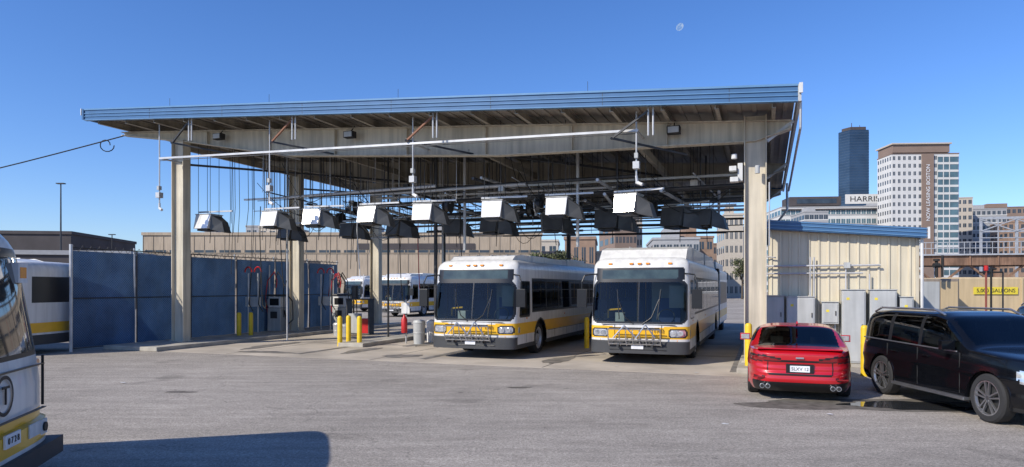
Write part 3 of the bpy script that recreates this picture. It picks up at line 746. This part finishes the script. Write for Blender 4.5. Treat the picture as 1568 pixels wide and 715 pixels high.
# ------------------------------------------------------------------ utility building at right
g=G('utility_building',(O.x,O.y,0),TH)
cw=M('cream_corrugated_cladding',(.66,.59,.44),.5,var=.06,scale=.8,streak=.18)
b=g.part('walls'); v0=1.35
def zb2(u): return 3.62-.088*(u-.2)
b.prism([(.32,0),(3.86,0),(3.86,zb2(3.86)),(.32,zb2(.32))],'y',v0,v0+7,cw)
b=g.part('cladding_ribs',bevel=.01)
u=.36
while u<3.78: b.box(u,u+.055,v0-.03,v0-.001,.1,zb2(u)-.02,cw); u+=.235
b=g.part('roof')
b.prism([(.28,zb2(.28)),(4.0,zb2(4.0)),(4.0,zb2(4.0)+.25),(.28,zb2(.28)+.25)],'y',v0-.28,v0+7.2,bluef)
for k in(.03,.12,.21): b.prism([(.28,zb2(.28)+k),(4.02,zb2(4.02)+k),(4.02,zb2(4.02)+k+.02),(.28,zb2(.28)+k+.02)],'y',v0-.30,v0-.281,bluelt)
b.box(4.021,4.07,v0-.3,v0-.2,zb2(4)-.02,zb2(4)+.27,trimw); b.box(.2,.278,v0-.3,v0-.2,zb2(.2),zb2(.2)+.27,trimw)
b=g.part('corner_trim'); b.box(3.80,3.88,v0-.045,v0-.001,0,zb2(3.86)-.01,cream)
b.tube([(3.93,v0-.1,zb2(3.9)),(3.93,v0-.1,.1)],.035,trimw,n=8)
b=g.part('conduits')
b.tube([(-.1,v0-.12,2.62),(3.0,v0-.12,2.62)],.026,galv,n=8); b.tube([(.1,v0-.12,2.42),(2.6,v0-.12,2.42)],.022,galv,n=8)
for x in(1.35,1.44): b.tube([(x,v0-.12,1.8),(x,v0-.12,2.85)],.022,galv,n=8)
b.tube([(2.2,v0-.12,1.5),(2.2,v0-.12,2.6)],.02,galv,n=8); b.box(2.15,2.3,v0-.18,v0-.05,2.55,2.7,greycab)
b.tube([(.1,v0-.1,3.5),(.12,v0-.1,2.9),(.5,v0-.1,2.85)],.018,galv,n=8)
b.tube([(2.75,v0-.12,2.4),(2.75,v0-.12,1.9)],.02,galv,n=8)
g.done()
def cab(x0,x1,z0,z1,dep=.35):
    g=G('electrical_cabinet',(O.x,O.y,0),TH); b=g.part('enclosure',bevel=.012); yv=v0-.06
    b.box(x0,x1,yv-dep,yv,z0,z1,greycab); d=g.part('door',bevel=.006); d.box(x0+.03,x1-.03,yv-dep-.018,yv-dep-.001,z0+.04,z1-.04,greycab)
    d.box(x1-.09,x1-.065,yv-dep-.035,yv-dep-.019,(z0+z1)/2-.06,(z0+z1)/2+.06,darksteel)
    d.box(x0+.1,x0+.17,yv-dep-.022,yv-dep-.0185,z1-.25,z1-.19,signyel)
    b.box(x0-.02,x1+.02,yv-dep-.03,yv,z1+.001,z1+.02,greycab)
    if z0>.3: b.box(x0+.05,x0+.1,yv-.1,yv,0.,z0,galv); b.box(x1-.1,x1-.05,yv-.1,yv,0,z0,galv)
    else: b.box(x0+.02,x1-.02,yv-dep+.02,yv,0,z0-.002,concrete)
    g.done()
cab(.02,.70,.85,1.82); cab(.76,1.45,.85,1.80); cab(1.62,2.02,1.1,1.66,.25); cab(2.08,2.62,.12,1.98,.4); cab(2.72,3.32,.3,1.98,.4); cab(3.4,3.7,.9,1.8,.3); cab(1.62,1.95,.3,.9,.2)
# ------------------------------------------------------------------ bollards
def bollard(x,y,h=1.03,r=.085):
    g=G('bollard',(x,y,0)); b=g.part('post',smooth=True,angle=30)
    b.lathe([(r,0),(r,h-.07),(r*.9,h-.03),(r*.6,h),(.003,h+.01)],(0,0,0),'z',ymat,n=20); g.done()
for x,y in((-10.85,27),(-10.42,27.1),(-5.98,23.6),(-5.80,24.1),(-5.3,23.6),(2.52,22.9),(5.78,16.6),(8.15,15.7)): bollard(x,y,1.17 if abs(x-5.78)<.01 or abs(x-8.15)<.01 else 1.05)
# ------------------------------------------------------------------ fence
def fence_mat():
    m=bpy.data.materials.new('blue_screened_chain_link'); m.use_nodes=True; n=m.node_tree.nodes; l=m.node_tree.links; b=n['Principled BSDF']
    tc=n.new('ShaderNodeTexCoord'); mp=n.new('ShaderNodeMapping'); mp.inputs['Rotation'].default_value=(R(45),0,0); l.new(tc.outputs['Object'],mp.inputs[0])
    ck=n.new('ShaderNodeTexBrick'); ck.offset=0; ck.inputs['Scale'].default_value=1; ck.inputs['Brick Width'].default_value=.06; ck.inputs['Row Height'].default_value=.06; ck.inputs['Mortar Size'].default_value=.005
    sx=n.new('ShaderNodeSeparateXYZ'); cx=n.new('ShaderNodeCombineXYZ'); l.new(mp.outputs[0],sx.inputs[0]); l.new(sx.outputs['Y'],cx.inputs[0]); l.new(sx.outputs['Z'],cx.inputs[1]); l.new(cx.outputs[0],ck.inputs['Vector'])
    ck.inputs['Color1'].default_value=(.020,.078,.185,1); ck.inputs['Color2'].default_value=(.024,.09,.21,1); ck.inputs['Mortar'].default_value=(.14,.19,.26,1)
    no=n.new('ShaderNodeTexNoise'); no.inputs['Scale'].default_value=1.0; no.inputs['Detail'].default_value=3; l.new(tc.outputs['Object'],no.inputs['Vector'])
    mr=n.new('ShaderNodeMapRange'); mr.inputs[1].default_value=.3; mr.inputs[2].default_value=.7; mr.inputs[3].default_value=.7; mr.inputs[4].default_value=1.25; l.new(no.outputs['Fac'],mr.inputs[0])
    vs=n.new('ShaderNodeVectorMath'); vs.operation='SCALE'; l.new(ck.outputs[0],vs.inputs[0]); l.new(mr.outputs[0],vs.inputs['Scale']); l.new(vs.outputs[0],b.inputs['Base Color'])
    b.inputs['Roughness'].default_value=.6
    tr=n.new('ShaderNodeBsdfTranslucent'); l.new(vs.outputs[0],tr.inputs[0]); mx=n.new('ShaderNodeMixShader'); mx.inputs[0].default_value=.15
    l.new(b.outputs[0],mx.inputs[1]); l.new(tr.outputs[0],mx.inputs[2]); l.new(mx.outputs[0],n['Material Output'].inputs[0])
    return m
fm=fence_mat()
g=G('screened_chain_link_fence',(O.x,O.y,0),TH)
b=g.part('screen'); U=-20.45
NF=6
for k in range(NF):
    v=-3.1+2.4*k; N=8; vs=[]
    for i in range(N+1):
        for j in range(7):
            vs.append((U+.03*math.sin(i*1.7+k)*math.sin(j*.9+k*2),v+.05+2.3*i/N,.12+3.1*j/6))
    b.add(vs,[(i*7+j,(i+1)*7+j,(i+1)*7+j+1,i*7+j+1) for i in range(N) for j in range(6)],fm)
b=g.part('posts_and_rails')
for k in range(NF+1): b.cyl((U-.05 if k else U+.06,-3.1+2.4*k,0),(U-.05 if k else U+.06,-3.1+2.4*k,3.42),.035 if k else .05,galv,n=8)
for k in range(NF): b.box(U+.035,U+.055,-3.1+2.4*k+.0,-3.1+2.4*k+.04,.1,3.3,darksteel)
vE=-3.1+2.4*NF
for z in(3.32,1.7,.1): b.tube([(U+.04,-3.1,z),(U+.04,vE,z)],.018,darksteel,n=6)
k=0
while k*.3<2.4*NF-.3:
    b.tube([(U,-3.1+.3*k,3.2),(U,-3.1+.3*k+.15,3.40)],.007,darksteel,n=4); b.tube([(U,-3.1+.3*k+.15,3.40),(U,-3.1+.3*k+.3,3.2)],.007,darksteel,n=4); k+=1
g.done()
# ------------------------------------------------------------------ dispensers and island furniture
def dispenser(x,y,rz):
    g=G('fuel_dispenser',(x,y,.14),rz); b=g.part('cabinet',bevel=.02)
    b.box(-.35,.35,-.25,.25,0,1.0,greycab); b.box(-.33,.33,-.22,.22,1.02,1.5,trimw); b.box(-.38,.38,-.27,.27,1.52,1.6,darksteel)
    d=g.part('panel'); d.box(-.24,.24,-.232,-.222,1.12,1.42,black); d.box(-.18,.18,-.262,-.252,.55,.85,darksteel)
    h=g.part('hoses',smooth=True)
    for s in(-1,1):
        h.tube([(s*.42,-.1,.6),(s*.5,-.2,1.4),(s*.42,-.15,2.2),(s*.1,-.1,2.6),(-s*.05,-.1,2.2),(s*.0,-.1,1.9)],.02,redm if s<0 else matblack,n=8)
    h.tube([(.36,.0,.9),(.7,-.2,.3),(.9,-.1,.5),(.8,0,1.3),(.5,0,1.6)],.024,matblack,n=8)
    h.tube([(-.45,0,0),(-.45,0,2.9)],.03,galv,n=8); h.box(-.55,-.35,-.12,.02,1.1,1.4,galv)
    g.done()
dispenser(-10.35,30.0,TH); dispenser(-11.2,30.2,TH+1.57); dispenser(-7.9,31.5,TH); dispenser(-8.6,33.8,TH); dispenser(-9.2,36.5,TH)
def hosestand(x,y):
    g=G('hose_stand',(x,y,.14),TH); b=g.part('frame',smooth=True)
    for dx in(-.25,.25):
        b.tube([(dx,0,0),(dx,0,2.5)],.03,galv); b.tube([(dx+.18*math.cos(t*.45),0,2.55+.22*math.sin(t*.45)) for t in range(8)],.03,redm); b.tube([(dx+.15,0,2.5),(dx+.12,-.1,1.2),(dx+.3,-.05,.9)],.02,matblack)
    b.box(-.35,.35,-.06,.06,1.1,1.5,greycab); g.done()
hosestand(-10.9,28.6); hosestand(-8.4,30.6)
g=G('fire_extinguisher',(-3.9,24.6,.0),TH); b=g.part('bottle',smooth=True); b.lathe([(.10,0),(.11,.05),(.11,.5),(.05,.6),(.03,.68)],(0,0,.4),'z',redm); b.tube([(0,.13,0),(0,.13,1.6)],.03,galv); b.box(-.17,.17,.08,.1,1.1,1.5,trimw); b.box(-.02,.1,-.03,.03,1.05,1.1,black); g.done()
def bin_(x,y,r,h,mt):
    g=G('waste_bin',(x,y,.01)); b=g.part('drum',smooth=True); b.lathe([(r*.88,0),(r,h),(r*1.04,h),(r*1.04,h+.04),(r*.9,h+.1),(.01,h+.14)],(0,0,0),'z',mt,n=24); b.lathe([(r*.97,h*.5),(r*1.01,h*.53),(r*.97,h*.56)],(0,0,0),'z',mt,n=24); g.done()
bin_(-3.35,24.5,.22,.75,greycab); bin_(-3.0,25.4,.20,.7,M('white_plastic',(.7,.7,.68),.5)); bin_(-7.3,28.5,.2,.45,galv); bin_(-6.9,28.2,.2,.4,greycab)
g=G('equipment_rack',(-6.6,29.5,.01),TH); b=g.part('frame',bevel=.01)
b.box(-.6,.6,-.2,.2,.0,.06,darksteel)
for x in(-.55,.55): b.box(x-.03,x+.03,-.2,.2,.06,1.5,darksteel)
b.box(-.6,.6,-.2,.2,1.5,1.56,darksteel); b.box(-.5,.0,-.15,.15,.06,.9,greycab); b.box(.1,.5,-.15,.15,.06,.7,redm); b.cyl((-.25,0,1.56),(-.25,0,2.1),.15,darksteel)
g.done()
# ------------------------------------------------------------------ wire, lamp posts
g=G('overhead_wire'); b=g.part('cable')
p0=Vector(UV(-21.8,0,7.62)); p1=Vector((-40,26,4.6))
b.tube([p0.lerp(p1,t/20)-Vector((0,0,1.1*math.sin(math.pi*t/20))) for t in range(21)],.022,matblack)
c0=p0.lerp(p1,.03)-Vector((0,0,.15))
b.tube([c0+Vector((.22*math.cos(t*.5),.02*t,.2*math.sin(t*.5)-.1)) for t in range(14)],.018,matblack); g.done()
def lamp(x,y,h):
    g=G('street_lamp',(x,y,0)); b=g.part('pole',smooth=True); b.cyl((0,0,0),(0,0,h),.11,darksteel,r1=.06); b.box(-.4,.4,-.2,.2,h,h+.10,darksteel); g.done()
lamp(-46.5,70,12.7); lamp(-53,90,9)
# ------------------------------------------------------------------ background buildings
winb=M('window_dark_glass',(.045,.06,.08),.12,var=.3,scale=.3)
winlt=M('window_teal_glass',(.10,.17,.20),.12,var=.3,scale=.2)
def building(name,loc,rz,w,d,h,wall,win,floors,cols,sc_=4,ww=.6,wh=.5,roof=None,cap=.0,band=None,z0=0.,fin=None,pent=True):
    g=G(name,loc,rz); b=g.part('walls'); b.box(-w/2,w/2,0,d,0,h,wall)
    r=g.part('roof'); r.box(-w/2-.15,w/2+.15,-.15,d+.15,h+.001,h+max(.4,cap),roof or wall)
    if pent: r.box(-w*.2,w*.15,d*.3,d*.7,h+max(.4,cap)+.002,h+max(.4,cap)+2.2,roof or wall)
    wn=g.part('windows'); fr=g.part('sills'); fh=(h-z0)/floors
    for f in range(floors):
        za=z0+f*fh+fh*(1-wh)/2; zb_=za+fh*wh
        for c in range(cols):
            cw_=w/cols; xa=-w/2+c*cw_+cw_*(1-ww)/2
            wn.box(xa,xa+cw_*ww,-.03,.02,za,zb_,win)
            wn.box(xa+cw_*ww*.5-.04,xa+cw_*ww*.5+.04,-.06,-.031,za,zb_,wall)
        for c in range(sc_):
            cw_=d/sc_; ya=c*cw_+cw_*(1-ww)/2
            wn.box(-w/2-.03,-w/2+.02,ya,ya+cw_*ww,za,zb_,win); wn.box(w/2-.02,w/2+.03,ya,ya+cw_*ww,za,zb_,win)
        if band: fr.box(-w/2-.12,w/2+.12,-.12,d+.05,za-fh*.12,za-.01,band)
    if fin: fin(g)
    return g.done()
tan_=M('tan_precast',(.46,.37,.27),.8,var=.10,scale=.3,streak=.18)
tan2=M('tan_precast_dark',(.34,.27,.19),.8,var=.10,scale=.3,streak=.18)
brick=M('brown_brick',(.30,.20,.14),.85,var=.15,scale=1)
beige=M('beige_wall',(.50,.44,.36),.8,var=.08)
greyw=M('grey_wall',(.36,.36,.36),.8,var=.08)
whitew=M('white_panel',(.62,.61,.58),.7,var=.05,scale=.2)
brown=M('brown_panel',(.24,.17,.13),.7,var=.08,scale=.2)
darkw=M('dark_wall',(.07,.06,.06),.8,var=.2,scale=.4)
towerg=M('tower_blue_glass',(.035,.065,.11),.15,.2,var=.4,scale=.03,spec=.6)
towerl=M('tower_mullion',(.06,.095,.15),.4,.2)
def gfin(g):
    p=g.part('panel_joints')
    for i in range(40): p.box(-27+i*1.38,-26.94+i*1.38,-.05,-.001,0,9.1,tan2)
    p.box(-27,27,-.06,-.0515,6.6,6.75,tan2); p.box(-27,-3,-.07,-.062,4.6,5.6,darkw); p.box(2,18,-.07,-.062,7.2,8.0,darkw)
    for x in(-20,-9,3,12,19): p.box(x,x+1.6,3,6,9.6,10.6,greyw)
building('parking_garage',(-23,92,0),0,54,30,9.1,tan_,winb,2,16,3,.85,.12,fin=gfin,pent=False)
building('warehouse',(14,100,0),R(-5),20,25,7.0,beige,winb,2,8,3,.6,.3,band=greyw,pent=False)
building('brick_building',(9.0,90,0),R(-8),4,14,8.4,brick,winb,2,4,3,.5,.5,pent=False)
building('office_building',(29,120,0),R(-8),8,20,10.5,greyw,winb,3,7,3,.7,.5,band=whitew)
building('brick_building',(35.5,130,0),R(-5),6,20,11.5,brick,winb,4,4,3,.6,.5)
building('apartment_building',(49,150,0),R(-10),4,14,18,beige,winb,6,4,4,.5,.5)
building('apartment_building',(54,158,0),R(-10),6,14,14,whitew,winb,5,4,4,.5,.5)
building('office_building',(31,185,0),R(5),6,20,20,brown,winb,6,6,3,.6,.5)
building('office_building',(34.5,190,0),R(5),4,20,26,beige,winb,8,5,3,.6,.5)
for i,(x,y,w,h,m_) in enumerate(((-60,170,7,17,beige),(-72,190,5,19,greyw),(-30,150,4,14,beige),(-15,160,6,13,greyw),(5,140,9,11.5,beige),(45,200,16,13,greyw),(64,220,10,16,brick))):
    building('office_building',(x,y,0),R(-6+3*i%11),w,14,h,m_,winb,max(2,int(h/3.4)),max(3,int(w/2)),4,.6,.5,pent=False)
building('warehouse',(-74,84,0),R(8),36,20,8.8,darkw,winb,1,10,3,.5,.2,roof=darkw,pent=False)
building('warehouse',(-48,60,0),R(12),26,12,5.0,darkw,winb,1,8,3,.7,.2,roof=greyw,pent=False)
def hfin(g):
    p=g.part('rooftop_sign_board'); p.box(4.5,20.5,1,1.5,39.,43.2,whitew)
    g.text('rooftop_sign_lettering','HARRIS',3.3,(12.5,.9,41.0),(R(90),0,0),txtdark,sx=1.15)
    q=g.part('mechanical_penthouse'); q.box(-19,3,2,14,38.5,42.5,darkw); q.box(-16,1,1.9,1.99,39.5,41.5,winb)
    q.box(-23.2,23.2,-.8,0,36.2,36.8,darkw)
building('laboratory_building',(143,300,0),R(-6),47,30,37.5,whitew,winlt,9,22,6,.8,.5,roof=greyw,band=greyw,fin=hfin,pent=False)
building('office_building',(121,270,0),R(-6),9,18,32,greyw,winb,8,5,5,.8,.45,band=whitew)
def tfin(g):
    p=g.part('brown_vertical_bay'); p.box(-1.5,3.2,-.6,-.07,0,57,brown); p.box(-13.2,9.5,-.5,12,57.6,60.8,brown); p.box(-13.8,10.1,-1.2,13,60.9,61.5,beige)
    q=g.part('glazed_bay'); q.box(5.0,12.8,-.5,-.07,3,56,winlt)
    for f in range(18): q.box(4.8,13,-.62,-.51,3+f*3.1,3.9+f*3.1,whitew)
    for x in(6.8,9.2): q.box(x,x+.35,-.66,-.63,3,56,whitew)
    g.text('banner_lettering','NOW LEASING BOSTON',2.1,(.9,-.75,41),(R(90),R(-90),0),txtwhite)
building('residential_tower',(170.3,280,0),R(-3),27,12,57,whitew,winb,18,13,6,.45,.5,roof=brown,fin=tfin,pent=False)
g=G('glass_skyscraper',(504,1000,0),R(0)); b=g.part('tower')
FP=[(-20.5,6),(-13,-12),(14,-14),(20.5,-2),(15,14),(-12,14)]
b.prism(FP,'z',0,231,towerg)
f=g.part('floor_bands')
for k in range(58): f.prism([(x*1.01,y*1.01) for x,y in FP],'z',4*k,4*k+.6,towerl)
f.prism([(x*.8,y*.8) for x,y in FP],'z',231.1,236,darkw); f.cyl((-4,0,235),(-4,0,244),.5,darkw); f.cyl((8,0,235),(8,0,241),.4,darkw)
g.done()
for i,(x,y,w,h,m_) in enumerate(((207,320,18,44,beige),(228,330,22,40,greyw),(246,340,26,42,brown),(262,330,20,36,whitew),(222,290,18,30,brick),(215,400,14,50,greyw))):
    building('office_building',(x,y,0),R(-12),w,16,h,m_,winb,max(4,int(h/3.6)),max(4,int(w/2.2)),4,.6,.5,band=whitew if i%2 else None)
rust=M('rusty_steel',(.24,.14,.09),.85,var=.35,scale=.6,streak=.3)
stone=M('stone_embankment',(.26,.20,.15),.9,var=.35,scale=.8,bump=.4,bscale=2)
g=G('railway_viaduct',(58,66,0),R(-14)); b=g.part('girders')
b.box(-22,40,0,6,4.3,5.3,rust); b.box(-22,40,-.25,.0,5.3,5.45,galv)
for i in range(25): b.box(-22+i*2.5,-21.85+i*2.5,-.12,-.001,4.3,5.3,rust)
b.box(-22,40,1,5,0,2.6,stone)
for i in range(12):
    x=-20+5.2*i; b.box(x,x+.4,.2,.6,0,4.3,rust); b.beam((x+.2,.4,2.2),(x+2.6,.4,4.3),.2,.2,rust); b.beam((x+.2,.4,2.2),(x-2.2,.4,4.3),.2,.2,rust)
b=g.part('railing')
for i in range(125): b.box(-22+i*.5,-21.95+i*.5,-.2,-.15,5.45,6.6,galv)
for z in(6.6,6.0): b.box(-22,40,-.22,-.14,z,z+.07,galv)
g.done()
g=G('overhead_line_gantry',(72,82,0),R(-10)); b=g.part('lattice')
for x in range(-14,30,4): 
    b.box(x,x+.25,0,.25,0,10.6,galv); b.beam((x,0,9),(x+4,0,10.5),.12,.12,galv); b.beam((x,0,10.5),(x+4,0,9),.12,.12,galv); b.beam((x,0,8.2),(x+4,0,8.2),.1,.1,galv); b.beam((x+2,0,5),(x+2,0,10.5),.1,.1,galv)
b.box(-14,30,0,.25,10.5,10.8,galv); b.box(-14,30,0,.25,8.9,9.1,galv); g.done()
g=G('storage_tank',(18.6,24.5,0),R(-6)); b=g.part('shell',bevel=.06)
b.box(-2.4,4.5,0,3.2,.3,2.42,tanktan)
c=g.part('frame_and_base'); c.box(-2.6,4.7,-.1,3.3,0,.3,darksteel)
for x in(-2.4,-.2,2.1): c.box(x-.02,x+.04,-.03,-.001,.32,2.4,tanktan)
c.box(-1.85,-.35,-.045,-.032,1.80,2.06,signyel)
g.text('tank_lettering','5,000 GALLONS',.19,(-1.1,-.05,1.93),(R(90),0,0),txtdark); g.done()
g=G('metal_storage_box',(15.1,23.5,0),R(-6)); b=g.part('box',bevel=.03); b.box(-.9,.35,0,1.5,.1,2.35,M('brown_grey_metal',(.30,.25,.2),.6,streak=.2)); c=g.part('doors'); c.box(-.85,-.3,-.02,-.001,.2,2.25,greycab); c.box(-.25,.3,-.02,-.001,.2,2.25,tanktan); g.done()
g=G('vent_pipe_stand',(14.1,20.2,0)); b=g.part('pipes',smooth=True)
b.tube([(0,0,0),(0,0,2.7)],.03,M('rust_red_pipe',(.25,.07,.05),.7)); b.tube([(.15,0,0),(.15,0,2.6),(.3,0,2.6)],.03,matblack); b.cyl((0,0,2.55),(0,0,2.70),.06,redm); b.tube([(-.2,0,2.5),(.5,0,2.5)],.025,matblack); b.tube([(.5,0,0),(.5,0,2.5)],.025,darksteel); g.done()
g=G('vent_pipe_stand',(14.7,23.2,2.4)); b=g.part('pipes',smooth=True); b.cyl((-.2,0,0),(-.2,0,.55),.05,matblack); b.cyl((0,0,0),(0,0,.75),.04,matblack); b.cyl((-.3,0,.4),(-.1,0,.4),.08,matblack); b.cyl((-.2,0,.55),(-.2,0,.62),.1,matblack); g.done()
g=G('timber_fence',(19,33,0),R(-6)); b=g.part('boards')
wood=M('weathered_timber',(.30,.23,.16),.85,var=.3,scale=4)
for i in range(60): b.box(-3+i*.2,-2.82+i*.2,0,.03,0,2.25+.05*(i%3),wood)
g.done()
leaf=M('foliage',(.085,.095,.035),.8,var=.5,scale=.7); bark=M('bark',(.10,.08,.06),.9)
def tree(x,y,h,seed):
    r=random.Random(seed); g=G('deciduous_tree',(x,y,0)); t=g.part('trunk_and_limbs',smooth=True)
    t.cyl((0,0,0),(0,0,h*.55),.2,bark,r1=.09,n=8); cl=[]
    for i in range(9):
        a=r.uniform(0,6.28); e=(math.cos(a)*h*.26*r.uniform(.5,1.1),math.sin(a)*h*.26*r.uniform(.5,1.1),h*r.uniform(.5,.92)); t.cyl((0,0,h*r.uniform(.3,.5)),e,.08,bark,r1=.02,n=6); cl.append(e)
    c=g.part('crown')
    for e in cl:
        for k in range(260):
            v=Vector((r.gauss(0,1),r.gauss(0,1),r.gauss(0,.8)))*h*.062; p=Vector(e)+v
            s=.16; a=Vector((r.uniform(-1,1),r.uniform(-1,1),r.uniform(-1,1))).normalized()*s; q=a.orthogonal().normalized()*s
            c.add([p-a,p+q*.6,p+a,p-q*.6],[(0,1,2,3)],leaf)
    g.done()
for i,(x,y,h) in enumerate(((4.6,80,6.6),(6.4,82,6.2),(40,118,7))): tree(x,y,h,i)
# ------------------------------------------------------------------ moon
def moonmat():
    m=bpy.data.materials.new('moon_surface'); m.use_nodes=True; n=m.node_tree.nodes; l=m.node_tree.links; b=n['Principled BSDF']
    tc=n.new('ShaderNodeTexCoord'); no=n.new('ShaderNodeTexNoise'); no.inputs['Scale'].default_value=.06; l.new(tc.outputs['Object'],no.inputs['Vector'])
    cr=n.new('ShaderNodeValToRGB'); cr.color_ramp.elements[0].color=(.20,.38,.78,1); cr.color_ramp.elements[1].color=(.45,.60,.88,1); cr.color_ramp.elements[0].position=.4; cr.color_ramp.elements[1].position=.6
    l.new(no.outputs['Fac'],cr.inputs[0]); b.inputs['Base Color'].default_value=(0,0,0,1); b.inputs['Roughness'].default_value=1; b.inputs['Specular IOR Level'].default_value=0
    l.new(cr.outputs[0],b.inputs['Emission Color']); b.inputs['Emission Strength'].default_value=.9; return m  # emission stands in for sunlight on the moon
g=G('moon',(257/1040*3000,3000,2.05+399/1040*3000)); b=g.part('disc',smooth=True)
pr=[(18*math.cos(a),18*math.sin(a)) for a in[math.pi*(k/12-.5) for k in range(13)]]
b.lathe(pr,(0,0,0),'z',moonmat(),n=24); e=g.done(); e.scale=(.78,1,1); e.rotation_euler=(0,R(40),0)
# ------------------------------------------------------------------ light, sky, camera
EL=36.; az=math.atan2(-.82,-.57)
w=bpy.data.worlds.new('World'); sc.world=w; w.use_nodes=True; n=w.node_tree.nodes; l=w.node_tree.links
sk=n.new('ShaderNodeTexSky'); sk.sky_type='NISHITA'; sk.sun_disc=False; sk.sun_elevation=R(EL); sk.sun_rotation=az%(2*math.pi)
sk.air_density=1.0; sk.dust_density=.3; sk.ozone_density=2.5; sk.altitude=0
hs=n.new('ShaderNodeHueSaturation'); hs.inputs['Saturation'].default_value=1.18
vt=n.new('ShaderNodeVectorMath'); vt.operation='MULTIPLY'; vt.inputs[1].default_value=(.90,1.04,1.42)
l.new(sk.outputs[0],hs.inputs['Color']); l.new(hs.outputs[0],vt.inputs[0]); l.new(vt.outputs[0],n['Background'].inputs['Color']); n['Background'].inputs['Strength'].default_value=.122
sl=bpy.data.lights.new('sun','SUN'); sl.energy=5.0; sl.angle=R(.5); sl.color=(1,.93,.82)
so=bpy.data.objects.new('sun',sl); sc.collection.objects.link(so)
d=Vector((.82,.57,0)).normalized()*math.cos(R(EL))+Vector((0,0,-math.sin(R(EL)))); so.rotation_euler=d.to_track_quat('-Z','Y').to_euler()
cam=bpy.data.cameras.new('camera'); cam.sensor_width=36; cam.lens=36*1040/1568; cam.shift_y=.0526; cam.clip_end=6000; cam.clip_start=.1
co=bpy.data.objects.new('camera',cam); sc.collection.objects.link(co); co.location=(0,0,2.05); co.rotation_euler=(R(90),0,0); sc.camera=co
sc.view_settings.view_transform='Standard'; sc.view_settings.look='None'; sc.view_settings.exposure=0
